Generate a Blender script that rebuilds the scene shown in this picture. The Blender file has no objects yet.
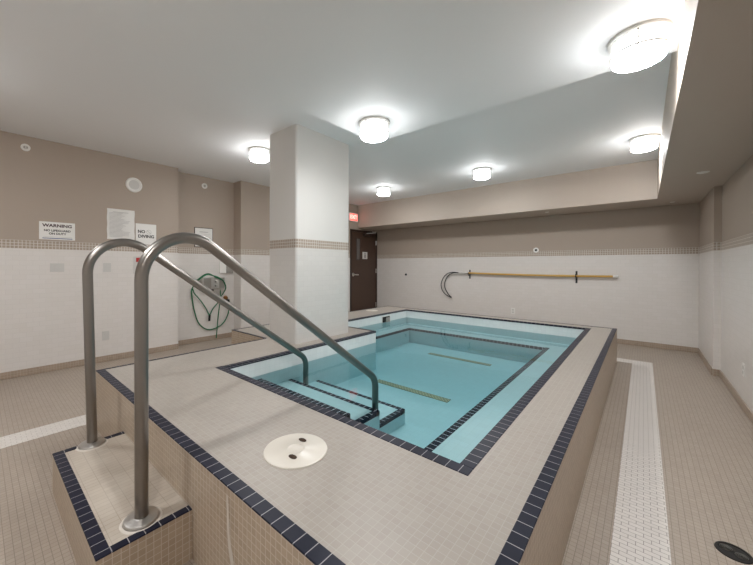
import bpy, bmesh, math, random
from mathutils import Vector, Matrix
random.seed(3)
SC = bpy.context.scene
COL = SC.collection
PI = math.pi

# ------------------------------------------------------------------ dimensions (metres)
HP = .433                      # deck of the raised pool above the floor
YF, YB = .599, 5.417           # front / back riser of the platform
XL, XL2, XR = -3.091, -3.804, -.246
YEXT = 2.092                   # where the platform widens to the left
PXR, PYF, PXL, PYJ, PXL2, PYB = -.547, 1.287, -2.437, 3.228, -3.216, 5.177   # inner faces of the basin
ZW, ZB, ZFL = .296, .195, -.035  # water line, bench, basin bottom
XA, XB, XC = -5.137, -5.328, -5.095
YA, YD, YW = 1.978, 2.968, 6.796
XR1, XR2, YR = .596, .657, 5.521
ZBH, XBH, YBH = 2.133, .136, 6.023
Z2, Z1, XS, YS = 2.66, 2.432, -1.978, 2.591
ZT0, ZT1 = 1.41, 1.503         # mosaic band
YFRONT = -1.6
TILE = .0533

# ------------------------------------------------------------------ materials
def srgb(r, g, b):
    f = lambda c: ((c/255)/12.92 if c/255 <= .04045 else ((c/255+.055)/1.055)**2.4)
    return (f(r), f(g), f(b), 1)

def new_mat(name):
    m = bpy.data.materials.new(name); m.use_nodes = True
    nt = m.node_tree; nt.nodes.clear()
    out = nt.nodes.new('ShaderNodeOutputMaterial')
    b = nt.nodes.new('ShaderNodeBsdfPrincipled')
    nt.links.new(b.outputs[0], out.inputs[0])
    return m, nt, b

def mathn(nt, op, a, b=None):
    n = nt.nodes.new('ShaderNodeMath'); n.operation = op
    for i, v in enumerate((a, b)):
        if v is None: continue
        if isinstance(v, (int, float)): n.inputs[i].default_value = v
        else: nt.links.new(v, n.inputs[i])
    return n.outputs[0]

def mixc(nt, f, a, b, mode='MIX'):
    n = nt.nodes.new('ShaderNodeMix'); n.data_type = 'RGBA'; n.blend_type = mode
    for i, v in ((0, f), (6, a), (7, b)):
        if isinstance(v, (int, float, tuple)): n.inputs[i].default_value = v
        else: nt.links.new(v, n.inputs[i])
    return n.outputs[2]

def surf_uv(nt):
    """surface coordinates in metres on axis-aligned faces (from the object's place in the world)"""
    g = nt.nodes.new('ShaderNodeNewGeometry')
    p = nt.nodes.new('ShaderNodeSeparateXYZ'); nt.links.new(g.outputs['Position'], p.inputs[0])
    n = nt.nodes.new('ShaderNodeSeparateXYZ'); nt.links.new(g.outputs['True Normal'], n.inputs[0])
    isx = mathn(nt, 'GREATER_THAN', mathn(nt, 'ABSOLUTE', n.outputs[0]), .6)
    isz = mathn(nt, 'GREATER_THAN', mathn(nt, 'ABSOLUTE', n.outputs[2]), .6)
    def sel(f, a, b):
        k = nt.nodes.new('ShaderNodeMix'); k.data_type = 'FLOAT'
        nt.links.new(f, k.inputs[0]); nt.links.new(a, k.inputs[2]); nt.links.new(b, k.inputs[3])
        return k.outputs[0]
    u = sel(isx, p.outputs[0], p.outputs[1])
    v = sel(isz, p.outputs[2], p.outputs[1])
    return u, v, p.outputs[2], g.outputs['Position']

def brick(nt, u, v, w, h, c1, c2, mortar, ms, offset=0., pu=0., pv=0., smooth=.2):
    c = nt.nodes.new('ShaderNodeCombineXYZ')
    nt.links.new(mathn(nt, 'ADD', u, 50*w - pu), c.inputs[0])
    nt.links.new(mathn(nt, 'ADD', v, 50*h - pv), c.inputs[1])
    t = nt.nodes.new('ShaderNodeTexBrick'); nt.links.new(c.outputs[0], t.inputs['Vector'])
    t.offset = offset; t.offset_frequency = 2; t.squash = 1
    t.inputs['Color1'].default_value = c1; t.inputs['Color2'].default_value = c2
    t.inputs['Mortar'].default_value = mortar
    t.inputs['Scale'].default_value = 1; t.inputs['Mortar Size'].default_value = ms
    t.inputs['Mortar Smooth'].default_value = smooth
    t.inputs['Brick Width'].default_value = w; t.inputs['Row Height'].default_value = h
    return t.outputs['Color'], t.outputs['Fac']

def wear(nt, col, pos, scale, amt, dark):
    n = nt.nodes.new('ShaderNodeTexNoise'); n.inputs['Scale'].default_value = scale
    n.inputs['Detail'].default_value = 4; nt.links.new(pos, n.inputs['Vector'])
    f = mathn(nt, 'MULTIPLY', mathn(nt, 'SUBTRACT', n.outputs[0], .35), amt)
    n2 = nt.nodes.new('ShaderNodeClamp'); nt.links.new(f, n2.inputs[0])
    return mixc(nt, n2.outputs[0], col, dark)

def bumpn(nt, b, h, strength, dist):
    k = nt.nodes.new('ShaderNodeBump'); k.inputs['Strength'].default_value = strength
    k.inputs['Distance'].default_value = dist; k.invert = True
    nt.links.new(h, k.inputs['Height']); nt.links.new(k.outputs[0], b.inputs['Normal'])

def tile_mat(name, w, h, c1, c2, mortar, ms=.0016, offset=0., rough=.4, pu=0., pv=0., swap=False, worn=None, bump=.35, spec=.5):
    m, nt, b = new_mat(name)
    u, v, z, pos = surf_uv(nt)
    if swap: u, v = v, u
    col, fac = brick(nt, u, v, w, h, c1, c2, mortar, ms, offset, pu, pv)
    if worn: col = wear(nt, col, pos, *worn)
    nt.links.new(col, b.inputs['Base Color']); b.inputs['Roughness'].default_value = rough; b.inputs['Specular IOR Level'].default_value = spec
    if bump: bumpn(nt, b, fac, bump, .001)
    return m

def plain(name, col, rough=.5, metal=0., noise=None, emit=None, spec=None):
    m, nt, b = new_mat(name)
    b.inputs['Base Color'].default_value = col
    b.inputs['Roughness'].default_value = rough; b.inputs['Metallic'].default_value = metal
    if spec is not None: b.inputs['Specular IOR Level'].default_value = spec
    if noise:
        sc, amt, dark = noise
        g = nt.nodes.new('ShaderNodeNewGeometry')
        nt.links.new(wear(nt, col, g.outputs['Position'], sc, amt, dark), b.inputs['Base Color'])
    if emit:
        b.inputs['Emission Color'].default_value = emit[0]; b.inputs['Emission Strength'].default_value = emit[1]
    return m

TAUPE = srgb(168, 154, 141)
def wall_mat(name, upper, tile_c, tile_c2, grout):
    m, nt, b = new_mat(name)
    u, v, z, pos = surf_uv(nt)
    low, lf = brick(nt, u, v, .1066, .0533, tile_c, tile_c2, grout, .0011, .5, 0, 0)
    band, bf = brick(nt, u, v, .031, .031, srgb(158, 144, 130), srgb(166, 152, 138), srgb(208, 201, 193), .003, 0, 0, ZT0)
    hi = mixc(nt, mathn(nt, 'GREATER_THAN', z, ZT0), low, band)
    up = wear(nt, upper, pos, 1.2, .12, tuple(c*.86 for c in upper[:3])+(1,))
    top = mathn(nt, 'GREATER_THAN', z, ZT1)
    col = mixc(nt, top, hi, up)
    nt.links.new(col, b.inputs['Base Color'])
    r = nt.nodes.new('ShaderNodeMix'); r.data_type = 'FLOAT'
    nt.links.new(top, r.inputs[0]); r.inputs[2].default_value = .38; r.inputs[3].default_value = .6
    nt.links.new(r.outputs[0], b.inputs['Roughness'])
    return m

M = {}
M['wall'] = wall_mat('tiled wall with painted top', TAUPE, srgb(218, 213, 209), srgb(215, 210, 205), srgb(205, 200, 196))
M['column'] = wall_mat('tiled column', srgb(212, 210, 206), srgb(212, 209, 205), srgb(209, 206, 202), srgb(200, 197, 193))
M['ceiling'] = plain('ceiling paint', srgb(234, 235, 236), .7, noise=(1.1, .1, srgb(222, 223, 224)))
M['taupe'] = plain('taupe paint', srgb(182, 169, 157), .6, noise=(1.2, .12, srgb(172, 159, 147)))
M['floor'] = tile_mat('beige floor mosaic', .0267, .0267, srgb(170, 157, 144), srgb(163, 150, 137), srgb(128, 116, 104), .0012, .0, .42,
                      worn=(1.6, .5, srgb(148, 132, 117)))
M['strip'] = tile_mat('white floor tile strip', .0533, .0267, srgb(224, 218, 213), srgb(218, 212, 207), srgb(150, 141, 134), .0015, .5, .4, pu=-.099, worn=(3, .25, srgb(200, 192, 184)))
M['strip_side'] = tile_mat('white floor tile strip lengthwise', .0533, .0267, srgb(218, 212, 206), srgb(212, 206, 200), srgb(182, 174, 166), .0015, .5, .4, swap=True, worn=(3, .25, srgb(200, 192, 184)))
M['deck'] = tile_mat('pale deck mosaic', .0267, .0267, srgb(163, 155, 146), srgb(158, 149, 140), srgb(171, 164, 156), .0011, 0, .42,
                     worn=(1.4, .3, srgb(149, 139, 128)))
M['riser'] = tile_mat('brown riser mosaic', .0267, .0267, srgb(176, 159, 139), srgb(166, 149, 129), srgb(198, 187, 173), .0014, 0, .42,
                      worn=(2.2, .35, srgb(150, 130, 112)))
M['step'] = tile_mat('step tread tile', .0267, .0533, srgb(178, 167, 154), srgb(170, 158, 145), srgb(152, 139, 125), .0013, .0, .42, pv=.01,
                     worn=(6, .9, srgb(205, 196, 184)))
M['base'] = tile_mat('brown baseboard mosaic', .025, .025, srgb(165, 147, 130), srgb(154, 137, 120), srgb(180, 167, 153), .0013, 0, .45)
NV, NV2, NG = srgb(22, 24, 40), srgb(28, 30, 46), srgb(158, 154, 156)
M['navy_x'] = tile_mat('navy edge tile across', .0533, 20., NV, NV2, NG, .0016, 0, .4, pv=5, bump=.2, spec=.2)
M['navy_y'] = tile_mat('navy edge tile along', .0533, 20., NV, NV2, NG, .0016, 0, .4, pv=5, swap=True, bump=.2, spec=.2)
M['navyw_x'] = tile_mat('navy step tile across', .05, 20., srgb(20, 22, 38), srgb(26, 28, 44), srgb(200, 205, 208), .002, 0, .25, pv=5, bump=0, spec=.1)
M['navyw_y'] = tile_mat('navy step tile along', .05, 20., srgb(20, 22, 38), srgb(26, 28, 44), srgb(200, 205, 208), .002, 0, .25, pv=5, swap=True, bump=0, spec=.1)
M['basin'] = tile_mat('white basin tile', .05, .05, srgb(226, 230, 230), srgb(222, 226, 226), srgb(212, 217, 217), .001, 0, .35, bump=0)
m = M['basin']; nt = m.node_tree; b = [n for n in nt.nodes if n.type == 'BSDF_PRINCIPLED'][0]
src = b.inputs['Base Color'].links[0].from_socket
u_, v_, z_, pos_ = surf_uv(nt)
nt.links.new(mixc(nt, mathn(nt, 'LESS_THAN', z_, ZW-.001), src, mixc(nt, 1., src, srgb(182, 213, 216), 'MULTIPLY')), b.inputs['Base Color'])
M['grate'] = tile_mat('olive basin grate', .034, .022, srgb(58, 60, 32), srgb(108, 102, 60), srgb(176, 172, 138), .004, .5, .5, bump=0)
M['white'] = plain('white plastic', srgb(228, 226, 222), .4)
M['cream'] = plain('cream plastic lid', srgb(214, 207, 196), .3, noise=(9, .3, srgb(200, 191, 176)))
M['plate'] = plain('wall plate plastic', srgb(200, 198, 194), .4)
M['grey'] = plain('grey plastic', srgb(150, 146, 140), .5)
M['lightgrey'] = plain('light grey plastic', srgb(200, 198, 194), .5)
M['dark'] = plain('dark cavity', srgb(30, 27, 25), .8)
M['rust'] = plain('rusty hole', srgb(62, 40, 20), .85, noise=(120, 1.4, srgb(24, 16, 10)))
M['black'] = plain('black rubber', srgb(24, 24, 26), .55)
M['paper'] = plain('white paper', srgb(226, 224, 220), .75)
M['ink'] = plain('black ink', srgb(36, 34, 36), .7)
M['inkgrey'] = plain('grey print', srgb(176, 174, 172), .75)
M['inkred'] = plain('dark red ink', srgb(64, 34, 42), .7)
M['inkblue'] = plain('blue ink', srgb(56, 78, 132), .7)
M['red'] = plain('red plastic', srgb(178, 34, 32), .4)
M['brown'] = plain('dark brown door paint', srgb(70, 50, 39), .42, noise=(5, .3, srgb(60, 42, 33)))
M['brownframe'] = plain('dark brown frame paint', srgb(52, 37, 29), .45)
M['glass'] = plain('dim wired door glass', srgb(98, 92, 90), .15)
M['green'] = plain('green hose rubber', srgb(22, 104, 66), .45)
M['yellow'] = plain('yellow fibreglass pole', srgb(200, 160, 80), .4, noise=(14, .5, srgb(186, 144, 64)))
M['brass'] = plain('brass', srgb(150, 110, 70), .35, 1.)
M['lime'] = plain('limescale', srgb(204, 196, 186), .8)

def metal(name, col, rough):
    m, nt, b = new_mat(name)
    b.inputs['Base Color'].default_value = col; b.inputs['Metallic'].default_value = 1
    g = nt.nodes.new('ShaderNodeNewGeometry')
    n = nt.nodes.new('ShaderNodeTexNoise'); n.inputs['Scale'].default_value = 60; n.inputs['Detail'].default_value = 5
    nt.links.new(g.outputs['Position'], n.inputs['Vector'])
    nt.links.new(mathn(nt, 'ADD', mathn(nt, 'MULTIPLY', n.outputs[0], .05), rough-.025), b.inputs['Roughness'])
    return m
M['steel'] = metal('brushed stainless steel', srgb(168, 162, 155), .3)
# handrail pipe: brushed steel with a green-grey film growing on its wet lower end
m, nt, b = new_mat('handrail steel'); M['rail'] = m
b.inputs['Metallic'].default_value = 1; b.inputs['Roughness'].default_value = .31
u_, v_, z_, pos_ = surf_uv(nt)
n = nt.nodes.new('ShaderNodeTexNoise'); n.inputs['Scale'].default_value = 14; nt.links.new(pos_, n.inputs['Vector'])
yy = nt.nodes.new('ShaderNodeSeparateXYZ'); nt.links.new(pos_, yy.inputs[0])
k = mathn(nt, 'MULTIPLY', mathn(nt, 'SUBTRACT', mathn(nt, 'ADD', yy.outputs[1], mathn(nt, 'MULTIPLY', n.outputs[0], .3)), 1.62), 2.2)
cl_ = nt.nodes.new('ShaderNodeClamp'); nt.links.new(k, cl_.inputs[0])
nt.links.new(mixc(nt, cl_.outputs[0], srgb(144, 139, 134), srgb(104, 117, 112)), b.inputs['Base Color'])
M['darksteel'] = metal('tarnished steel', srgb(112, 110, 105), .62)
M['steel_bright'] = metal('bright stainless steel', srgb(196, 193, 189), .34)

# frosted lamp glass (the room's lamps and the added unseen ones)
m, nt, b = new_mat('lit frosted glass'); M['lamp'] = m
b.inputs['Base Color'].default_value = srgb(240, 240, 238)
b.inputs['Emission Color'].default_value = (.975, .99, 1, 1); b.inputs['Emission Strength'].default_value = 50
m, nt, b = new_mat('lit frosted glass side'); M['lamp_side'] = m
b.inputs['Base Color'].default_value = srgb(240, 240, 238)
b.inputs['Emission Color'].default_value = (.975, .99, 1, 1); b.inputs['Emission Strength'].default_value = 4.4
m, nt, b = new_mat('lit frosted glass collar'); M['lamp_top'] = m
b.inputs['Base Color'].default_value = srgb(240, 240, 238)
b.inputs['Emission Color'].default_value = (.975, .99, 1, 1); b.inputs['Emission Strength'].default_value = 1.1
m, nt, b = new_mat('lit exit sign'); M['exit'] = m
b.inputs['Base Color'].default_value = srgb(220, 70, 60)
b.inputs['Emission Color'].default_value = (1, .13, .10, 1); b.inputs['Emission Strength'].default_value = .75
m, nt, b = new_mat('lit exit letters'); M['exit_letters'] = m
b.inputs['Base Color'].default_value = srgb(250, 180, 170)
b.inputs['Emission Color'].default_value = (1, .42, .36, 1); b.inputs['Emission Strength'].default_value = .8

# water: clear surface with Fresnel mirror + absorption in the body
m = bpy.data.materials.new('pool water'); m.use_nodes = True; nt = m.node_tree; nt.nodes.clear(); M['water'] = m
out = nt.nodes.new('ShaderNodeOutputMaterial')
tr = nt.nodes.new('ShaderNodeBsdfTransparent'); gl = nt.nodes.new('ShaderNodeBsdfGlossy'); gl.inputs['Roughness'].default_value = .03
fr = nt.nodes.new('ShaderNodeFresnel'); fr.inputs['IOR'].default_value = 1.2
mx = nt.nodes.new('ShaderNodeMixShader')
tc = nt.nodes.new('ShaderNodeNewGeometry')
ns = nt.nodes.new('ShaderNodeTexNoise'); ns.inputs['Scale'].default_value = 4; ns.inputs['Detail'].default_value = 2
nt.links.new(tc.outputs['Position'], ns.inputs['Vector'])
bp_ = nt.nodes.new('ShaderNodeBump'); bp_.inputs['Strength'].default_value = .08; bp_.inputs['Distance'].default_value = .02
nt.links.new(ns.outputs[0], bp_.inputs['Height'])
nt.links.new(bp_.outputs[0], gl.inputs['Normal']); nt.links.new(bp_.outputs[0], fr.inputs['Normal'])
nt.links.new(fr.outputs[0], mx.inputs[0]); nt.links.new(tr.outputs[0], mx.inputs[1]); nt.links.new(gl.outputs[0], mx.inputs[2])
nt.links.new(mx.outputs[0], out.inputs['Surface'])
va = nt.nodes.new('ShaderNodeVolumeAbsorption'); va.inputs['Color'].default_value = (.10, .74, .86, 1); va.inputs['Density'].default_value = .38
nt.links.new(va.outputs[0], out.inputs['Volume'])

# ------------------------------------------------------------------ mesh helpers
def world_loc(o):
    v = Vector((0, 0, 0))
    while o is not None:
        v = v + o.location; o = o.parent
    return v

class MB:
    """collects shapes in world metres; build() links them as ONE mesh object"""
    def __init__(self): self.bm = bmesh.new(); self.smooth = False
    def box(self, x0, x1, y0, y1, z0, z1, bevel=0, seg=2, mi=0):
        r = bmesh.ops.create_cube(self.bm, size=1)
        vs = r['verts']
        for v in vs:
            v.co = Vector((x0+(v.co.x+.5)*(x1-x0), y0+(v.co.y+.5)*(y1-y0), z0+(v.co.z+.5)*(z1-z0)))
        fs = {f for v in vs for f in v.link_faces}
        for f in fs: f.material_index = mi
        if bevel:
            es = list({e for v in vs for e in v.link_edges})
            bmesh.ops.bevel(self.bm, geom=es, offset=bevel, segments=seg, affect='EDGES', profile=.5)
        return self
    def prism(self, pts, z0, z1):
        lo = [self.bm.verts.new((x, y, z0)) for x, y in pts]; hi = [self.bm.verts.new((x, y, z1)) for x, y in pts]
        n = len(pts)
        self.bm.faces.new(lo[::-1]); self.bm.faces.new(hi)
        for i in range(n): self.bm.faces.new((lo[i], lo[(i+1) % n], hi[(i+1) % n], hi[i]))
        bmesh.ops.recalc_face_normals(self.bm, faces=self.bm.faces)
        return self
    def lathe(self, prof, origin, axis='Z', seg=40, sx=1., sy=1.):
        """prof: (radius, height) pairs; axis: direction of height"""
        o = Vector(origin)
        def place(a, r, h):
            x, y = r*math.cos(a)*sx, r*math.sin(a)*sy
            return o + {'Z': Vector((x, y, h)), '-Z': Vector((x, -y, -h)), 'X': Vector((h, x, y)), '-Y': Vector((x, -h, y)), '-X': Vector((-h, -x, y))}[axis]
        rings = []
        for r, h in prof:
            if r < 1e-6: rings.append([self.bm.verts.new(place(0, 0, h))])
            else: rings.append([self.bm.verts.new(place(2*PI*k/seg, r, h)) for k in range(seg)])
        for A, B in zip(rings, rings[1:]):
            for k in range(seg):
                k2 = (k+1) % seg
                if len(A) == 1 and len(B) == 1: continue
                if len(A) == 1: self.bm.faces.new((A[0], B[k], B[k2]))
                elif len(B) == 1: self.bm.faces.new((A[k2], A[k], B[0]))
                else: self.bm.faces.new((A[k], B[k], B[k2], A[k2]))
        bmesh.ops.recalc_face_normals(self.bm, faces=self.bm.faces)
        self.smooth = True
        return self
    def tube(self, path, r, seg=20, cap=True):
        P = [Vector(p) for p in path]; n = len(P)
        t0 = (P[1]-P[0]).normalized()
        ref = Vector((1, 0, 0)) if abs(t0.x) < .9 else Vector((0, 1, 0))
        nrm = (ref - t0*ref.dot(t0)).normalized(); rings = []
        for i in range(n):
            t = (P[min(i+1, n-1)]-P[max(i-1, 0)]).normalized()
            nrm = (nrm - t*nrm.dot(t)).normalized(); bn = t.cross(nrm)
            rings.append([self.bm.verts.new(P[i]+(nrm*math.cos(2*PI*k/seg)+bn*math.sin(2*PI*k/seg))*r) for k in range(seg)])
        for A, B in zip(rings, rings[1:]):
            for k in range(seg): self.bm.faces.new((A[k], A[(k+1) % seg], B[(k+1) % seg], B[k]))
        if cap:
            self.bm.faces.new(rings[0][::-1]); self.bm.faces.new(rings[-1])
        self.smooth = True
        return self
    def cells(self, xs, ys, height, inside, top=True, sides=True, floor_z=None, wall_to=None):
        """top faces of grid cells + vertical faces where the level changes"""
        xs, ys = sorted(xs), sorted(ys); V = {}
        def vert(x, y, z):
            k = (round(x, 5), round(y, 5), round(z, 5))
            if k not in V: V[k] = self.bm.verts.new((x, y, z))
            return V[k]
        nx, ny = len(xs)-1, len(ys)-1
        H = {}
        for i in range(nx):
            for j in range(ny):
                cx, cy = (xs[i]+xs[i+1])/2, (ys[j]+ys[j+1])/2
                H[i, j] = height(cx, cy) if inside(cx, cy) else None
        for (i, j), h in H.items():
            if h is None: continue
            a, b_, c, d = xs[i], xs[i+1], ys[j], ys[j+1]
            if top: self.bm.faces.new((vert(a, c, h), vert(b_, c, h), vert(b_, d, h), vert(a, d, h)))
            for (di, dj, p, q) in ((-1, 0, (a, d), (a, c)), (1, 0, (b_, c), (b_, d)), (0, -1, (a, c), (b_, c)), (0, 1, (b_, d), (a, d))):
                nb = H.get((i+di, j+dj))
                if nb is None:
                    if wall_to is not None:      # basin: wall rises to the rim, facing in
                        self.bm.faces.new((vert(*p, wall_to), vert(*q, wall_to), vert(*q, h), vert(*p, h)))
                    elif floor_z is not None:
                        self.bm.faces.new((vert(*p, floor_z), vert(*q, floor_z), vert(*q, h), vert(*p, h)))
                elif nb < h and sides:
                    self.bm.faces.new((vert(*p, nb), vert(*q, nb), vert(*q, h), vert(*p, h)))
        return self
    def build(self, name, mat, parent=None, origin=None):
        o0 = world_loc(parent) if parent is not None else Vector(origin or (0, 0, 0))
        for v in self.bm.verts: v.co -= o0
        me = bpy.data.meshes.new(name); self.bm.to_mesh(me); self.bm.free()
        for mm in (mat if isinstance(mat, (list, tuple)) else [mat]): me.materials.append(mm)
        if self.smooth:
            for p in me.polygons: p.use_smooth = True
            if hasattr(me, 'set_sharp_from_angle'): me.set_sharp_from_angle(angle=math.radians(38))
        o = bpy.data.objects.new(name, me); COL.objects.link(o)
        if parent is not None: o.parent = parent
        else: o.location = o0
        return o

def tag(o, label=None, cat=None, group=None, kind=None):
    if label: o['label'] = label
    if cat: o['category'] = cat
    if group: o['group'] = group
    if kind: o['kind'] = kind
    return o
def thing(name, loc, label, cat, group=None):
    o = bpy.data.objects.new(name, None); COL.objects.link(o); o.location = loc; o.empty_display_size = .05
    return tag(o, label, cat, group)
def struct(o, label, cat): return tag(o, label, cat, None, 'structure')
def copy_tree(o, parent=None):
    c = o.copy(); COL.objects.link(c)
    if parent is not None: c.parent = parent
    for ch in list(o.children): copy_tree(ch, c)
    return c

def lettering(name, body, mat, parent, place, size, depth=.0015, align='CENTER', sx=1.):
    """flat raised letters; place maps local (x, y, z) to the world"""
    cu = bpy.data.curves.new('letters', 'FONT'); cu.body = body; cu.size = size; cu.extrude = depth; cu.offset = size*.035
    cu.align_x = align; cu.align_y = 'CENTER'; cu.resolution_u = 3
    t = bpy.data.objects.new('letters', cu); COL.objects.link(t)
    dg = bpy.context.evaluated_depsgraph_get(); me = bpy.data.meshes.new_from_object(t.evaluated_get(dg))
    bpy.data.objects.remove(t); bpy.data.curves.remove(cu)
    mb = MB(); mb.bm.from_mesh(me); bpy.data.meshes.remove(me)
    for v in mb.bm.verts: v.co = Vector(place(v.co.x*sx, v.co.y, v.co.z))
    bmesh.ops.recalc_face_normals(mb.bm, faces=mb.bm.faces)
    return mb.build(name, mat, parent)
def on_left(X, y, z):      # on a wall that faces +X
    return lambda a, b, c: (X+c, y+a, z+b)

# ------------------------------------------------------------------ the setting
def in_platform(x, y):
    return YF < y < YB and x < XR and (x > XL or (y > YEXT and x > XL2))
f = MB()
f.cells([-5.45, XL2, XL, XR, .8], [YFRONT-.1, YF, YEXT, YB, YW+.1], lambda x, y: 0., lambda x, y: not in_platform(x, y), floor_z=-.12)
struct(f.build('floor', M['floor']), 'beige mosaic tile floor around the raised pool', 'floor')

def wall_strip(profile, thick, name, label):
    """profile: plan polyline of the room face, then the outer return"""
    struct(MB().prism(profile, 0, Z2+.1).build(name, M['wall']), label, 'wall')
wall_strip([(XA, YFRONT), (XA, YA), (XB, YA), (XB, YD), (XC, YD), (XC, YW+.1), (-5.45, YW+.1), (-5.45, YFRONT)], .1, 'wall_left',
           'left wall, white tile below a mosaic band and taupe paint, with a recess')
wall_strip([(XC, YW), (XR1, YW), (XR1, YW+.1), (XC, YW+.1)], .1, 'wall_back', 'back wall, white tile below a mosaic band and dark taupe paint')
wall_strip([(XR2, YFRONT), (XR2, YR), (XR1, YR), (XR1, YW+.1), (.8, YW+.1), (.8, YFRONT)], .1, 'wall_right', 'right wall, white tile below taupe paint, with a shallow pier')
wall_strip([(-5.45, YFRONT), (-5.45, YFRONT-.1), (.8, YFRONT-.1), (.8, YFRONT)], .1, 'wall_front', 'wall behind the camera, white tile below taupe paint')
struct(MB().box(-5.45, .8, YFRONT-.1, YW+.1, Z2, Z2+.1).build('ceiling', M['ceiling']), 'smooth pale grey ceiling', 'ceiling')
struct(MB().box(XS, XBH+.02, YFRONT, YS, Z1, Z2+.01).build('ceiling_soffit', M['ceiling']), 'dropped pale grey ceiling panel over the near end of the pool', 'ceiling')
struct(MB().prism([(XBH, YFRONT), (XR2+.02, YFRONT), (XR2+.02, YW+.02), (XC-.02, YW+.02), (XC-.02, YBH), (XBH, YBH)], ZBH, Z2+.01).build('ceiling_bulkhead', M['taupe']),
       'taupe boxed bulkhead along the right and back walls', 'ceiling')

def skirting(pts, name, label, t=.012, h=.075):
    b = MB()
    for (x0, y0), (x1, y1), (nx, ny) in pts:
        b.box(min(x0, x1, x0+nx*t, x1+nx*t), max(x0, x1, x0+nx*t, x1+nx*t), min(y0, y1, y0+ny*t, y1+ny*t), max(y0, y1, y0+ny*t, y1+ny*t), 0, h, .003, 1)
    struct(b.build(name, M['base']), label, 'baseboard')
skirting([((XA, YFRONT), (XA, YA), (1, 0)), ((XB, YA), (XB, YD), (1, 0)), ((XB, YD), (XC, YD), (0, -1)), ((XC, YD), (XC, 5.72), (1, 0))], 'baseboard_left', 'brown mosaic base along the left wall')
skirting([((XC, YW), (XR1, YW), (0, -1))], 'baseboard_back', 'brown mosaic base along the back wall')
skirting([((XR2, YFRONT), (XR2, YR), (-1, 0)), ((XR2, YR), (XR1, YR), (0, -1)), ((XR1, YR), (XR1, YW), (-1, 0))], 'baseboard_right', 'brown mosaic base along the right wall')

# white tile line let into the floor
struct(MB().box(-.099, .094, YFRONT, 5.703, -.004, .0012).build('trim_1', M['strip']), 'white tile line in the floor right of the pool', 'trim')
struct(MB().box(-3.9, -.099, 5.508, 5.703, -.004, .0012).build('trim_2', M['strip_side']), 'white tile line in the floor behind the pool', 'trim')
struct(MB().box(-3.425, -3.212, YFRONT, 1.95, -.004, .0012).build('trim_3', M['strip_side']), 'white tile line in the floor left of the pool', 'trim')

# column standing on the deck
c = MB()
r_ = .03; x0, x1, y0, y1 = -3.098, -2.622, 2.141, 2.949
pts = []
for cx, cy, a0 in ((x1-r_, y0+r_, -90), (x1-r_, y1-r_, 0), (x0+r_, y1-r_, 90), (x0+r_, y0+r_, 180)):
    for k in range(6):
        a = math.radians(a0+18*k); pts.append((cx+r_*math.cos(a), cy+r_*math.sin(a)))
c.prism(pts, HP, Z2)
c.smooth = True
struct(c.build('column', M['column']), 'square white tiled column with a beige mosaic band, rising from the pool deck', 'column')

# ------------------------------------------------------------------ raised pool
pool = thing('raised_pool', (-1.7, 3., 0), 'raised tiled pool with navy edging, beige mosaic deck and aqua basin', 'pool')
def in_basin(x, y):
    return PYF < y < PYB and x < PXR and (x > PXL or (y > PYJ and x > PXL2))
b = MB()
xs = [XL2, PXL2, XL, PXL, PXR, XR]; ys = [YF, PYF, YEXT, PYJ, PYB, YB]
b.cells(xs, ys, lambda x, y: HP, lambda x, y: in_platform(x, y) and not in_basin(x, y))
b.build('deck', M['deck'], pool)
b = MB()          # risers facing out
out_pts = [(XL, YF), (XR, YF), (XR, YB), (XL2, YB), (XL2, YEXT), (XL, YEXT)]
for p, q in zip(out_pts, out_pts[1:]+out_pts[:1]):
    v = [b.bm.verts.new((p[0], p[1], 0)), b.bm.verts.new((q[0], q[1], 0)), b.bm.verts.new((q[0], q[1], HP)), b.bm.verts.new((p[0], p[1], HP))]
    b.bm.faces.new(v)
b.build('riser', M['riser'], pool)
b = MB()
BR, BBK, BLF = .375, .42, .32
xs = [PXL2, PXL2+BLF, PXL, PXR-BR, PXR]; ys = [PYF, PYJ, PYB-BBK, PYB]
bench = lambda x, y: ZB if (x > PXR-BR or y > PYB-BBK or x < PXL2+BLF) else ZFL
b.cells(xs, ys, bench, in_basin, wall_to=HP)
basin = b.build('basin', M['basin'], pool)

E_ = .0533; T = .0025
b = MB()
b.box(XL, XR+.001, YF-.001, YF+E_, HP-.004, HP+T, .002, 1); b.build('front_edging', M['navy_x'], pool)
b = MB()
b.box(XR-E_+.006, XR+.001, YF+E_, YB, HP-.004, HP+T, .002, 1); b.build('side_edging', M['navy_y'], pool)
b = MB()
b.box(XL-.001, XL+.022, YF+E_, YEXT, HP-.004, HP+T); b.box(XL2-.001, XL2+.022, YEXT, YB, HP-.004, HP+T)
b.build('side_edging', M['navy_y'], pool)
b = MB()
b.box(XL2, XL, YEXT-.001, YEXT+.022, HP-.004, HP+T); b.build('side_edging', M['navy_x'], pool)
b = MB()
b.box(XL2, XR-E_, YB-.022, YB+.001, HP-.004, HP+T); b.build('back_edging', M['navy_x'], pool)
# navy coping round the water
def run(x0_, x1_, y0_, y1_, mat):
    bb = MB(); bb.box(x0_, x1_, y0_, y1_, HP-.02, HP+T, .0015, 1); bb.build('pool_coping', M[mat], pool)
run(PXL-E_, PXR+E_, PYF-E_, PYF+.003, 'navy_x')
run(PXR-.003, PXR+E_, PYF+.003, PYB+.03, 'navy_y')
run(PXL-.045, PXL+.003, PYF+.003, PYJ+.003, 'navy_y')
run(PXL2-.03, PXL-.045, PYJ-.03, PYJ+.003, 'navy_x')
run(PXL2-.03, PXL2+.003, PYJ+.003, PYB+.03, 'navy_y')
run(PXL2+.003, PXR-.003, PYB-.003, PYB+.03, 'navy_x')
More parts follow.
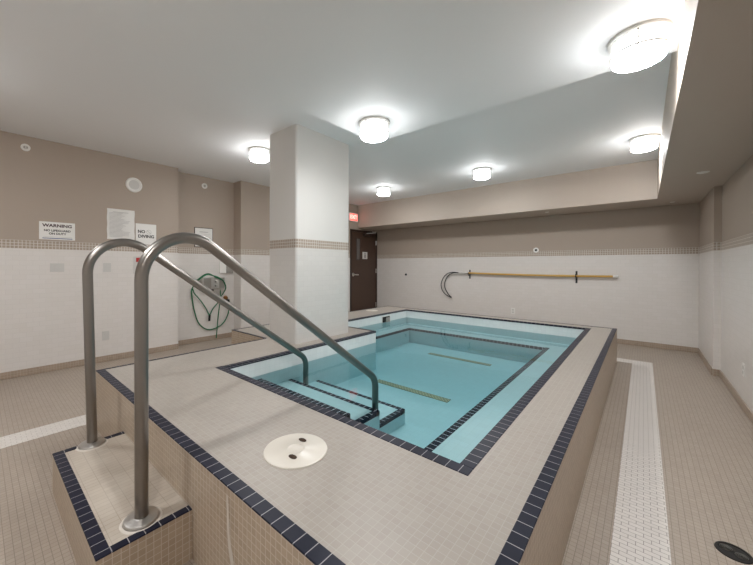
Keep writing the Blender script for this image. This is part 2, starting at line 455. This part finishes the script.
# navy line on the bench lip
NW = .045
def lip(x0_, x1_, y0_, y1_, mat, z=ZB, name='bench_edging', par=None):
    bb = MB(); bb.box(x0_, x1_, y0_, y1_, z-.03, z+.002); return bb.build(name, M[mat], par or basin)
lip(PXR-BR-.002, PXR-BR+NW, PYF, PYB-BBK+NW, 'navyw_y')
lip(PXL2+BLF, PXR-BR-.002, PYB-BBK-.002, PYB-BBK+.02, 'navyw_x')
lip(PXL2+BLF-.02, PXL2+BLF+.002, PYJ, PYB-BBK+.02, 'navyw_y')
# underwater steps in the near left corner
SXR = -1.425
for yend, zt in ((1.612, .264), (1.935, .178), (2.275, .080)):
    y0s = {1.612: PYF, 1.935: 1.612, 2.275: 1.935}[yend]
    s = MB(); s.box(PXL+.001, SXR, y0s+.0005, yend, ZFL, zt)
    st = s.build('underwater_step', M['basin'], pool)
    lip(PXL+.001, SXR, yend-(.055 if zt > .25 else .038), yend+.002, 'navyw_x', zt, 'step_edging', st)
    lip(SXR-.038, SXR+.002, y0s, yend-.038, 'navyw_y', zt, 'step_edging', st)
# grates let into the basin bottom
for xa, xb_, yc in ((-2.31, -1.445, 4.335), (-2.19, -1.352, 2.925)):
    g = MB(); g.box(xa, xb_, yc-.042, yc+.042, ZFL-.01, ZFL+.004); g.build('floor_grate', M['grate'], pool)
# skimmer mouth in the left basin wall
sk = MB(); sk.box(PXL2-.001, PXL2+.006, 4.412, 4.66, .285, .395, .003, 1); so = sk.build('skimmer_surround', M['white'], pool)
sk = MB(); sk.box(PXL2+.004, PXL2+.0075, 4.432, 4.64, .29, .383); sk.build('skimmer_mouth', M['dark'], so)
sk = MB(); sk.box(PXL2+.006, PXL2+.012, 4.53, 4.64, .288, .365, .002, 1); sk.build('skimmer_flap', M['grey'], so)
# chalky streak running down the front riser
st = MB(); random.seed(8)
L_, R_ = [], []
for k in range(13):
    z = .405-.40*k/12
    x = -1.118 + .010*math.sin(k*1.1)*k/12 + .075*(k/12)**1.6
    w = .004+.018*(k/12)**1.5+.004*random.random()
    L_.append(st.bm.verts.new((x-w, YF-.0012, z))); R_.append(st.bm.verts.new((x+w, YF-.0012, z)))
for k in range(12): st.bm.faces.new((L_[k], L_[k+1], R_[k+1], R_[k]))
tag(st.build('limescale_streak', M['lime'], pool), 'white chalky streak on the riser')

# water
w = MB(); e = .012
w.prism([(PXL-e, PYF-e), (PXR+e, PYF-e), (PXR+e, PYB+e), (PXL2-e, PYB+e), (PXL2-e, PYJ-e), (PXL-e, PYJ-e)], ZFL-.006, ZW)
tag(w.build('water', M['water']), 'clear still aqua water filling the raised pool', 'water', None, 'stuff')

# round lid in the deck
def deck_lid(cx, cy, r, label):
    t = thing('access_lid', (cx, cy, HP), label, 'lid')
    MB().lathe([(0, .007), (r*.25, .007), (r*.265, .0085), (r*.28, .007), (r*.93, .007), (r*.985, .005), (r, .0005)], (cx, cy, HP), seg=56).build('lid_disc', M['cream'], t)
    return t
lid = deck_lid(-1.119, .913, .137, 'round cream plastic lid with two rusty finger holes in the pool deck')
for hx, hy in ((-1.152, .979), (-1.081, .866)):
    h = MB(); h.lathe([(0, .0078), (.016, .0078), (.017, .0072)], (hx, hy, HP), seg=14, sx=1.3, sy=.8).build('finger_hole', M['rust'], lid)
sl = deck_lid(-3.60, 4.645, .105, 'small white round lid on the deck strip above the skimmer, by the door')

# ------------------------------------------------------------------ tiled entry step
XS1, XS2, YS0, HS = -2.387, -1.411, .273, .208
stp = thing('entry_step', ((XS1+XS2)/2, .43, 0), 'low beige tiled step with navy edging against the front of the pool', 'step')
b = MB(); b.box(XS1, XS2, YS0, YF, 0, HS, mi=1)
for f_ in b.bm.faces:
    f_.material_index = 0 if f_.calc_center_median().z > HS-.001 else 1
b.build('step_body', [M['step'], M['riser']], stp)
b = MB(); b.box(XS1-.001, XS2+.001, YS0-.001, YS0+.046, HS-.004, HS+T, .002, 1); b.build('front_edging', M['navy_x'], stp)
b = MB(); b.box(XS1-.001, XS1+.034, YS0+.046, YF, HS-.004, HS+T, .002, 1); b.build('side_edging', M['navy_y'], stp)
b = MB(); b.box(XS2-.034, XS2+.001, YS0+.046, YF, HS-.004, HS+T, .002, 1); b.build('side_edging', M['navy_y'], stp)

# ------------------------------------------------------------------ handrails
def fillet(P, radii, n=14):
    out_ = [Vector(P[0])]
    for i in range(1, len(P)-1):
        a, b_, c_ = Vector(P[i-1]), Vector(P[i]), Vector(P[i+1]); u_ = (a-b_).normalized(); v_ = (c_-b_).normalized()
        ang = u_.angle(v_); t_ = radii[i-1]/math.tan(ang/2); cen = b_+(u_+v_).normalized()*(radii[i-1]/math.sin(ang/2))
        s0 = (b_+u_*t_-cen); s1 = (b_+v_*t_-cen); tot = s0.angle(s1); ax = s0.cross(s1).normalized()
        for k in range(n+1): out_.append(cen+Matrix.Rotation(tot*k/n, 3, ax) @ s0)
    out_.append(Vector(P[-1])); return out_
def handrail(X, yb_, lean, ztop, ye, label):
    t = thing('handrail', (X, yb_, HS), label, 'handrail', 'pool handrails')
    path = fillet([(X, yb_, HS+.003), (X, yb_+lean, ztop), (X, ye, ztop-.7396*(ye-yb_)), (X, ye, .084)], [.18, .13], 18)
    full = []
    for p, q in zip(path, path[1:]):
        n = max(1, int((q-p).length/.06))
        for k in range(n): full.append(p.lerp(q, k/n))
    full.append(path[-1])
    # the wet lower end is a weathered length of the same pipe
    ci = max(i for i, p in enumerate(full) if p.z > .56)
    rail = MB().tube(full[:ci+1], .0245, 28).build('rail', M['rail'], t)
    tag(MB().tube(full[ci:], .0245, 28).build('lower_rail', M['rail'], t), 'greenish weathered lower end of the rail')
    MB().lathe([(.025, .018), (.030, .0165), (.050, .0145), (.0595, .012), (.0625, .008), (.063, .0)], (X, yb_, HS+.001), seg=40).build('base_flange', M['steel_bright'], t)
    sl_ = MB(); sl_.lathe([(.064, .004), (.07, .0022), (.074, .0003)], (X, yb_, HS), seg=40); sl_.build('sealant', M['lime'], t)
    return t
handrail(-2.345, .438, -.028, 1.545, 2.03, 'far stainless handrail, with its foot at the left end of the step')
handrail(-1.503, .439, .0, 1.527, 1.985, 'near stainless handrail, with its foot at the right end of the step')

# ------------------------------------------------------------------ ceiling lights
def ceiling_light(x, y, z, label):
    t = thing('ceiling_light', (x, y, z), label, 'ceiling light', 'drum ceiling lights')
    MB().lathe([(0, 0.0), (.13, 0.0), (.13, .014), (.108, .022), (0, .024)], (x, y, z), '-Z', 44).build('mounting_plate', M['lightgrey'], t)
    df = MB(); df.lathe([(.104, .024), (.112, .03), (.114, .066), (.114, .085), (.114, .112), (.108, .126), (.095, .132), (0, .134)], (x, y, z), '-Z', 36)
    for f_ in df.bm.faces: f_.material_index = 0 if f_.calc_center_median().z < z-.113 else (1 if f_.calc_center_median().z < z-.07 else 2)
    df.build('diffuser', [M['lamp'], M['lamp_side'], M['lamp_top']], t)
    MB().lathe([(.1145, .086), (.1195, .086), (.1195, .094), (.1145, .094), (.1145, .086)], (x, y, z), '-Z', 44).build('retaining_ring', M['grey'], t)
    for a in (30, 150, 270):
        a = math.radians(a); cx, cy = x+.117*math.cos(a), y+.117*math.sin(a)
        MB().box(cx-.003, cx+.003, cy-.003, cy+.003, z-.10, z-.012).build('clip', M['lightgrey'], t)
    return t
LIGHTS = [(-.024, 2.30, Z1, 'largest drum ceiling light, next to the right bulkhead under the dropped ceiling'),
          (-1.70, 2.22, Z1, 'drum ceiling light at the corner of the dropped ceiling, right of the column'),
          (-3.57, 2.33, Z2, 'drum ceiling light just left of the column'),
          (-3.585, 4.97, Z2, 'farthest drum ceiling light, near the exit sign'),
          (-1.797, 4.97, Z2, 'drum ceiling light in the middle before the back bulkhead'),
          (-.0, 4.93, Z2, 'drum ceiling light in the far right corner by the bulkheads'),
          (-3.57, -.42, Z2, 'drum ceiling light out of view at the left, behind the camera'),
          (-1.72, -.42, Z1, 'unseen drum ceiling light added above and behind the camera to light the foreground'),  # added lamp: repeats the grid out of view to light the foreground
          (-.024, -.42, Z1, 'unseen drum ceiling light added just behind the camera to brighten the right floor and bulkhead')]  # added on the same grid to brighten right floor and bulkhead underside
first = None
for x, y, z, lab in LIGHTS:
    if first is None: first = ceiling_light(x, y, z, lab)
    else:
        o = copy_tree(first); o.location = (x, y, z); o['label'] = lab

# small fittings on the bulkhead and walls
def cover(x, y, z, r, label):
    t = MB(); t.lathe([(0, .008), (r*.8, .008), (r, .003), (r, 0)], (x, y, z), '-Z', 28)
    return tag(t.build('cover_plate', M['white'], None, (x, y, z)), label, 'cover plate')
cover(.425, 4.61, ZBH, .045, 'flat white disc under the right bulkhead')
cover(.302, 6.45, ZBH, .028, 'tiny white disc under the bulkhead in the far right corner')
def sprinkler(origin, axis, label, r=.05):
    t = thing('sprinkler_head', origin, label, 'sprinkler', 'wall sprinklers')
    MB().lathe([(r*.42, .0), (r*.45, .006), (r, .004), (r, 0)][::-1] if False else [(r, 0), (r, .005), (r*.85, .009), (r*.45, .007), (r*.42, .002)], origin, axis, 28).build('escutcheon', M['white'], t)
    return t
s = sprinkler((XA, .369, 2.53), 'X', 'round white sprinkler high on the left wall, above the warning sign', .04)
MB().lathe([(0, .012), (.018, .012), (.022, .002)], (XA, .369, 2.53), 'X', 16).build('nozzle', M['lightgrey'], s)
for dy in (-.012, .012):
    MB().box(XA+.010, XA+.014, .369+dy-.004, .369+dy+.004, 2.519, 2.541).build('slot', M['grey'], s)
s = sprinkler((XB, 2.456, 2.513), 'X', 'round white sprinkler high in the recess of the left wall', .045)
MB().lathe([(0, .03), (.012, .03), (.014, .002)], (XB, 2.456, 2.513), 'X', 16).build('nozzle', M['steel_bright'], s)
s = sprinkler((-1.472, YW, 1.522), '-Y', 'white ring sprinkler with a dark centre on the back wall, above the pole', .046)
MB().lathe([(0, .010), (.018, .010), (.022, .002)], (-1.472, YW, 1.522), '-Y', 16).build('nozzle', M['black'], s)
bx_, by_ = -1.47, 6.42
# loudspeaker
sp = thing('wall_speaker', (XA, 1.412, 2.307), 'round white speaker grille high on the left wall above the notices', 'speaker')
MB().lathe([(.062, .010), (.085, .016), (.096, .010), (.098, 0)], (XA, 1.412, 2.307), 'X', 44).build('rim', M['white'], sp)
MB().lathe([(0, .009), (.063, .0105)], (XA, 1.412, 2.307), 'X', 36).build('grille', M['plate'], sp)
# small black stud and plates on the back wall
MBo = MB(); MBo.lathe([(0, .02), (.022, .018), (.026, .004), (.026, 0)], (-4.238, YW, 1.022), '-Y', 18)
tag(MBo.build('wall_stud', M['black'], None, (-4.238, YW, 1.022)), 'small black round stud on the white back wall near the door', 'stud')

def plate_left(X, y, z, w, h, name, label, cat, kind):
    t = thing(name, (X, y, z), label, cat)
    MB().box(X, X+.006, y-w/2, y+w/2, z-h/2, z+h/2, .002, 2).build('cover', M['plate'], t)
    if kind == 'switch':
        MB().box(X+.005, X+.009, y-w*.22, y+w*.22, z-h*.28, z+h*.28, .0015, 1).build('rocker', M['lightgrey'], t)
    elif kind == 'outlet':
        for dz in (-.022, .022):
            MB().box(X+.005, X+.0085, y-.017, y+.017, z+dz-.014, z+dz+.014, .003, 2).build('socket', M['lightgrey'], t)
    return t
plate_left(XA, .632, 1.198, .125, .10, 'light_switch', 'white wall plate at the left, below the warning sign', 'switch', 'switch')
plate_left(XA, 1.112, 1.198, .085, .115, 'light_switch', 'white wall plate seen through the far handrail arch', 'switch', 'switch')
plate_left(XA, 1.098, .33, .075, .115, 'power_outlet', 'white power outlet low on the left wall behind the far handrail', 'outlet', 'outlet')
t = thing('power_outlet', (-1.859, YW, .371), 'pale power outlet low on the back wall, below the yellow pole', 'outlet')
MB().box(-1.859-.036, -1.859+.036, YW-.006, YW, .371-.058, .371+.058, .002, 2).build('cover', M['white'], t)
for dz in (-.022, .022): MB().box(-1.859-.017, -1.859+.017, YW-.0085, YW-.005, .371+dz-.014, .371+dz+.014, .003, 2).build('socket', M['lightgrey'], t)
t = thing('power_outlet', (XR2, 4.389, .338), 'white power outlet low on the right wall', 'outlet')
MB().box(XR2-.006, XR2, 4.389-.036, 4.389+.036, .338-.058, .338+.058, .002, 2).build('cover', M['white'], t)
for dz in (-.022, .022): MB().box(XR2-.0085, XR2-.005, 4.389-.017, 4.389+.017, .338+dz-.014, .338+dz+.014, .003, 2).build('socket', M['lightgrey'], t)

# ------------------------------------------------------------------ signs on the left wall
yc, zc = (.477+.794)/2, 1.623
t = thing('warning_sign', (XA, yc, zc-.1), 'white warning sign with black capitals and a blue line on the left wall', 'sign')
MB().box(XA, XA+.004, .477, .794, 1.522, 1.727, .001, 1).build('panel', M['white'], t)
lettering('heading', 'WARNING', M['inkred'], t, on_left(XA+.0042, yc, 1.684), .048, .0006, sx=1.12)
lettering('lettering', 'NO LIFEGUARD', M['ink'], t, on_left(XA+.0042, yc, 1.627), .032, .0006, sx=1.05)
lettering('lettering', 'ON DUTY', M['ink'], t, on_left(XA+.0042, yc, 1.591), .032, .0006, sx=1.05)
MB().box(XA+.0038, XA+.0048, .505, .770, 1.534, 1.542).build('blue_line', M['inkblue'], t)
MB().box(XA+.0038, XA+.0046, .512, .764, 1.553, 1.556).build('fine_line', M['inkgrey'], t)

t = thing('paper_notice', (XA, 1.258, 1.57), 'tall white sheet of printed rules on the left wall', 'notice')
b = MB(); nseg = 12
for i in range(nseg):      # slightly curled sheet
    pass
V_ = [[b.bm.verts.new((XA+.003+.006*abs(math.sin(j*1.1))*(i == nseg)+.002*math.sin(i*.8+j), 1.113+.305*j/6+.002*math.sin(i*1.3), 1.565+.393*i/nseg)) for j in range(7)] for i in range(nseg+1)]
for i in range(nseg):
    for j in range(6): b.bm.faces.new((V_[i][j], V_[i][j+1], V_[i+1][j+1], V_[i+1][j]))
geom = bmesh.ops.extrude_face_region(b.bm, geom=list(b.bm.faces))
for v in [g for g in geom['geom'] if isinstance(g, bmesh.types.BMVert)]: v.co.x -= .0022
bmesh.ops.recalc_face_normals(b.bm, faces=b.bm.faces)
b.build('sheet', M['paper'], t)
b = MB(); random.seed(4)
b.box(XA+.0066, XA+.0078, 1.175, 1.345, 1.915, 1.921)
for k in range(20):
    z = 1.905-.016*k; b.box(XA+.0062, XA+.0074, 1.135, 1.135+random.uniform(.12, .24), z-.002, z+.002)
b.build('printed_lines', M['inkgrey'], t)

t = thing('no_diving_sign', (XA, 1.56, 1.52), 'square white no diving sign on the left wall beside the paper rules', 'sign')
MB().box(XA, XA+.004, 1.432, 1.682, 1.513, 1.795, .004, 2).build('panel', M['white'], t)
lettering('lettering', 'NO', M['ink'], t, on_left(XA+.0042, 1.50, 1.686), .056, .0006)
lettering('lettering', 'DIVING', M['ink'], t, on_left(XA+.0042, 1.557, 1.622), .056, .0006, sx=1.05)
MB().lathe([(.026, 0), (.026, .001), (.030, .001), (.030, 0)], (XA+.004, 1.59, 1.686), 'X', 28).build('prohibition_ring', M['inkgrey'], t)
b = MB()
for s_, l_ in ((1, .026),):
    for k in range(8):
        q = -l_*.8+l_*1.6*k/7; b.box(XA+.0041, XA+.005, 1.59+q-.004, 1.59+q+.004, 1.686-q-.003, 1.686-q+.003)
b.build('prohibition_bar', M['inkgrey'], t)

t = thing('extinguisher_card', (XA, 1.47, 1.11), 'small white card with a red top on the left wall, behind the near handrail', 'sign')
MB().box(XA, XA+.004, 1.405, 1.535, 1.11, 1.345, .001, 1).build('card', M['lightgrey'], t)
MB().box(XA+.0035, XA+.005, 1.435, 1.515, 1.272, 1.33).build('red_panel', M['red'], t)

t = thing('framed_notice', (XB, 2.44, 1.53), 'white notice in a thin dark frame inside the left wall recess', 'notice')
MB().box(XB, XB+.012, 2.290, 2.590, 1.520, 1.835, .002, 1).build('frame', M['brownframe'], t)
MB().box(XB+.011, XB+.0135, 2.300, 2.580, 1.530, 1.825).build('sheet', M['paper'], t)
b = MB(); b.box(XB+.0133, XB+.0142, 2.37, 2.51, 1.76, 1.77)
for k in range(9): b.box(XB+.0133, XB+.0142, 2.33, 2.55-.03*(k % 3), 1.728-.02*k, 1.731-.02*k)
b.build('printed_lines', M['inkgrey'], t)

t = thing('control_box', (XB, 2.82, 1.1), 'small wall box, half white half grey, right of the framed notice', 'control')
MB().box(XB, XB+.03, 2.700, 2.815, 1.097, 1.285, .003, 2).build('white_cover', M['white'], t)
MB().box(XB, XB+.03, 2.817, 2.945, 1.097, 1.285, .003, 2).build('grey_cover', M['grey'], t)

# ------------------------------------------------------------------ hose station in the recess
t = thing('hose_cabinet', (XB, 2.56, .84), 'small stainless hose box on the wall in the left recess', 'hose box')
MB().box(XB, XB+.10, 2.375, 2.755, .845, 1.035, .008, 2).build('case', M['steel_bright'], t)
MB().box(XB+.099, XB+.104, 2.40, 2.52, .86, 1.02, .002, 1).build('door', M['steel'], t)
MB().box(XB+.099, XB+.106, 2.66, 2.735, .86, 1.02, .002, 1).build('door', M['steel'], t)
for zz in (.90, .97): MB().lathe([(0, .03), (.018, .028), (.02, 0)], (XB+.10, 2.60, zz), 'X', 18).build('tap', M['steel_bright'], t)
MB().box(XB+.0, XB+.085, 2.57, 2.69, .74, .846, .004, 1).build('bracket', M['grey'], t)
# hose: traced loops laid out on the wall, hanging over the box
def cat(P, n=8):
    P = [Vector(p) for p in P]; out_ = []
    Q = [P[0]*2-P[1]]+P+[P[-1]*2-P[-2]]
    for i in range(1, len(Q)-2):
        for k in range(n):
            s_ = k/n; a, b_, c_, d_ = Q[i-1], Q[i], Q[i+1], Q[i+2]
            out_.append(.5*((2*b_)+(c_-a)*s_+(2*a-5*b_+4*c_-d_)*s_*s_+(3*b_-a-3*c_+d_)*s_**3))
    out_.append(P[-1]); return out_
def hose(name, P, xs, r, mat, par):
    MB().tube(cat([(XB+x_, y_, z_) for (y_, z_), x_ in zip(P, xs)]), r, 10).build(name, M[mat], par)
h = thing('garden_hose', (XB+.03, 2.55, .04), 'green garden hose looped over the stainless box in the left recess', 'hose')
A_ = [(2.848, 0.58), (2.846, 0.427), (2.769, 0.266), (2.639, 0.19), (2.492, 0.188), (2.36, 0.298), (2.288, 0.495), (2.247, 0.715), (2.234, 0.862), (2.307, 0.993), (2.43, 1.077), (2.549, 1.059), (2.638, 1.028), (2.725, 0.963), (2.769, 0.856), (2.751, 0.763), (2.703, 0.692)]
hose('hose_coil', A_, [.05, .045, .03, .02, .02, .02, .025, .03, .06, .115, .125, .125, .12, .115, .10, .05, .03], .0095, 'green', h)
A_ = [(2.291, 0.978), (2.45, 1.093), (2.579, 1.04), (2.681, 0.996)]
hose('hose_coil', A_, [.05, .10, .128, .118], .0095, 'green', h)
A_ = [(2.238, 0.862), (2.272, 0.791), (2.38, 0.665), (2.471, 0.527), (2.527, 0.424), (2.579, 0.506), (2.66, 0.608), (2.692, 0.662)]
hose('hose_loop', A_, [.075, .05, .03, .025, .025, .025, .04, .06], .0085, 'green', h)
A_ = [(2.67, 0.819), (2.671, 0.653), (2.66, 0.405), (2.652, 0.178), (2.639, 0.024)]
hose('hose_tail', A_, [.115, .10, .06, .035, .03], .0085, 'green', h)
A_ = [(2.527, 0.419), (2.525, 0.379), (2.523, 0.322)]
hose('nozzle', A_, [.03, .03, .03], .016, 'black', h)
t = thing('hose_valve', (XB, 2.845, .60), 'small brass and black valve on the wall right of the hose box', 'valve')
MB().lathe([(0, .05), (.022, .048), (.026, .01), (.04, .006), (.04, 0)], (XB, 2.815, .675), 'X', 18).build('body', M['brass'], t)
MB().box(XB+.02, XB+.07, 2.80, 2.86, .585, .655, .012, 2).build('handle', M['black'], t)

# ------------------------------------------------------------------ rescue pole on the back wall
PYW = YW-.055
t = thing('rescue_pole', (-1.6, PYW, 1.08), 'yellow rescue pole with a dark shepherd crook hung along the back wall', 'rescue pole')
n = 24
MB().tube([(-2.70+2.35*k/n, PYW, 1.085-.018*k/n-.012*math.sin(PI*k/n)) for k in range(n+1)], .018, 16).build('pole', M['yellow'], t)
MB().tube([(-2.915, PYW, 1.086), (-2.80, PYW, 1.086), (-2.69, PYW, 1.085)], .0145, 14).build('ferrule', M['steel_bright'], t)
MB().lathe([(0, .055), (.02, .05), (.026, .03), (.026, -.012), (0, -.012)], (-.348, PYW, 1.067), 'X', 18).build('end_cap', M['white'], t)
hk = [(-2.91, 1.086), (-3.0, 1.094), (-3.085, 1.088), (-3.17, 1.055), (-3.25, .975), (-3.298, .86), (-3.30, .78), (-3.27, .69), (-3.19, .61), (-3.075, .553)]
MB().tube(cat([(x_, PYW-.012, z_) for x_, z_ in hk], 6), .009, 10).build('crook', M['black'], t)
hk2 = [(-2.91, 1.082), (-3.0, 1.086), (-3.07, 1.07), (-3.15, 1.02), (-3.205, .94), (-3.235, .84), (-3.225, .75), (-3.19, .68), (-3.14, .61), (-3.075, .553)]
MB().tube(cat([(x_, PYW+.012, z_) for x_, z_ in hk2], 6), .009, 10).build('crook', M['black'], t)
def pole_hook(x, zt, zb, label):
    t = thing('pole_hook', (x, YW, zb), label, 'hook', 'pole hooks')
    MB().box(x-.014, x+.014, YW-.006, YW, zb, zt, .002, 1).build('back_plate', M['black'], t)
    MB().tube(cat([(x, YW-.004, 1.035), (x, YW-.05, 1.035), (x, YW-.088, 1.05), (x, YW-.092, 1.10)], 6), .008, 10).build('hook_arm', M['black'], t)
pole_hook(-2.695, 1.15, .965, 'black wall hook holding the pole at the crook end')
pole_hook(-.852, 1.148, .94, 'black wall hook holding the pole near its plain end')

# ------------------------------------------------------------------ door and exit sign on the far left wall
DY0, DY1, DH = 5.80, 6.72, 2.03
d = bpy.data.objects.new('door_1', None); COL.objects.link(d); d.location = (XC, (DY0+DY1)/2, 0)
struct(d, 'dark brown steel door with a narrow window at the far left', 'door')
f = MB(); f.box(XC-.02, XC+.02, DY0-.05, DY0, 0, DH+.05); f.box(XC-.02, XC+.02, DY1, DY1+.05, 0, DH+.05); f.box(XC-.02, XC+.02, DY0, DY1, DH, DH+.05)
f.build('door_frame', M['brownframe'], d)
leaf = MB().box(XC-.01, XC+.012, DY0+.003, DY1-.003, .01, DH-.003, .002, 1).build('door_leaf', M['brown'], d)
MB().box(XC+.010, XC+.016, 5.945, 6.105, 1.36, 1.885, .003, 1).build('window_frame', M['brownframe'], leaf)
MB().box(XC+.014, XC+.018, 5.965, 6.085, 1.38, 1.865).build('window_glass', M['glass'], leaf)
for z_ in (.25, 1.10, 1.80):
    MB().lathe([(0, 0), (.012, 0), (.012, .11), (0, .11)], (XC+.02, DY1, z_-.055), 'Z', 12).build('hinge', M['steel_bright'], d)
hd = MB().lathe([(0, .016), (.034, .016), (.042, .004), (.042, 0)], (XC+.012, 5.845, 1.02), 'X', 24).build('handle_rose', M['steel_bright'], leaf)
MB().tube(fillet([(XC+.02, 5.845, 1.02), (XC+.075, 5.845, 1.02), (XC+.075, 5.965, 1.016)], [.018], 6), .014, 12).build('lever_handle', M['steel_bright'], leaf)
cl = MB().box(XC+.012, XC+.075, 6.20, 6.46, 1.945, 2.005, .008, 2).build('door_closer', M['brownframe'], leaf)
MB().tube([(XC+.05, 6.30, 2.015), (XC+.24, 6.42, 2.025), (XC+.245, 6.425, 2.025)], .012, 10).build('closer_arm', M['steel_bright'], leaf)
MB().tube([(XC+.24, 6.42, 2.04), (XC+.03, 6.56, 2.07)], .011, 10).build('closer_arm', M['steel_bright'], leaf)
t = thing('door_plaque', (XC+.012, 6.278, 1.39), 'small pale square plaque with a dark figure on the brown door', 'sign')
MB().box(XC+.0122, XC+.017, 6.185, 6.372, 1.392, 1.562, .001, 1).build('panel', M['lightgrey'], t)
b = MB(); b.box(XC+.0165, XC+.0185, 6.262, 6.296, 1.42, 1.50); b.lathe([(0, .0016), (.017, .0016), (.017, 0)], (XC+.0168, 6.279, 1.522), 'X', 14)
b.build('figure', M['ink'], t)

t = thing('exit_sign', (XC, 5.82, 2.26), 'red lit exit sign on the wall above the brown door', 'exit sign')
MB().box(XC, XC+.05, 5.665, 5.978, 2.258, 2.452, .006, 2).build('housing', M['white'], t)
MB().box(XC+.049, XC+.053, 5.685, 5.945, 2.275, 2.435).build('lit_face', M['exit'], t)
lettering('lettering', 'EXIT', M['exit_letters'], t, on_left(XC+.0535, 5.815, 2.355), .12, .0008)

# ------------------------------------------------------------------ floor drain and a fitting under the bulkhead
t = thing('floor_drain', (.298, 2.157, 0), 'round dark slotted floor drain at the lower right', 'drain')
MB().lathe([(0, .001), (.046, .001), (.047, .004), (.055, .004), (.057, 0)], (.298, 2.157, 0), seg=36).build('drain_body', M['dark'], t)
b = MB()
for sx_, sy_ in ((-.021, .012), (.021, -.012)):
    for k in range(4):
        r0 = .004+.0045*k
        b.lathe([(r0, .0035), (r0+.0016, .0045), (r0+.0022, .0032)], (.298+sx_, 2.157+sy_, 0), seg=20)
b.build('strainer', M['darksteel'], t)
cover(-1.206, 6.311, ZBH, .03, 'small pale disc under the back bulkhead, above the pole')

# ------------------------------------------------------------------ camera
cam = bpy.data.cameras.new('camera'); co = bpy.data.objects.new('camera', cam); COL.objects.link(co)
R = Vector((0.74944725, 0.66205914, 0.00255199)); U = Vector((-0.00497731, 0.00177972, 0.99998603)); F = Vector((-0.66204535, 0.74944948, -0.00462908))
mw = Matrix((R, U, -F)).transposed().to_4x4(); mw.translation = (0, 0, 1.23)
co.matrix_world = mw
cam.sensor_width = 36; cam.lens = 331.24086/753*36; cam.clip_start = .02
cam.shift_x = (376.5-350.5365)/753; cam.shift_y = -(282.5-267.1628)/753
SC.camera = co

w = bpy.data.worlds.new('world'); SC.world = w; w.use_nodes = True
w.node_tree.nodes['Background'].inputs[0].default_value = (.0, .0, .0, 1)
SC.view_settings.view_transform = 'Standard'; SC.view_settings.look = 'None'
SC.view_settings.gamma = 1; SC.view_settings.exposure = 1.36
SC.cycles.max_bounces = 14; SC.cycles.diffuse_bounces = 8; SC.cycles.glossy_bounces = 5; SC.cycles.transparent_max_bounces = 12
SC.cycles.sample_clamp_indirect = 6
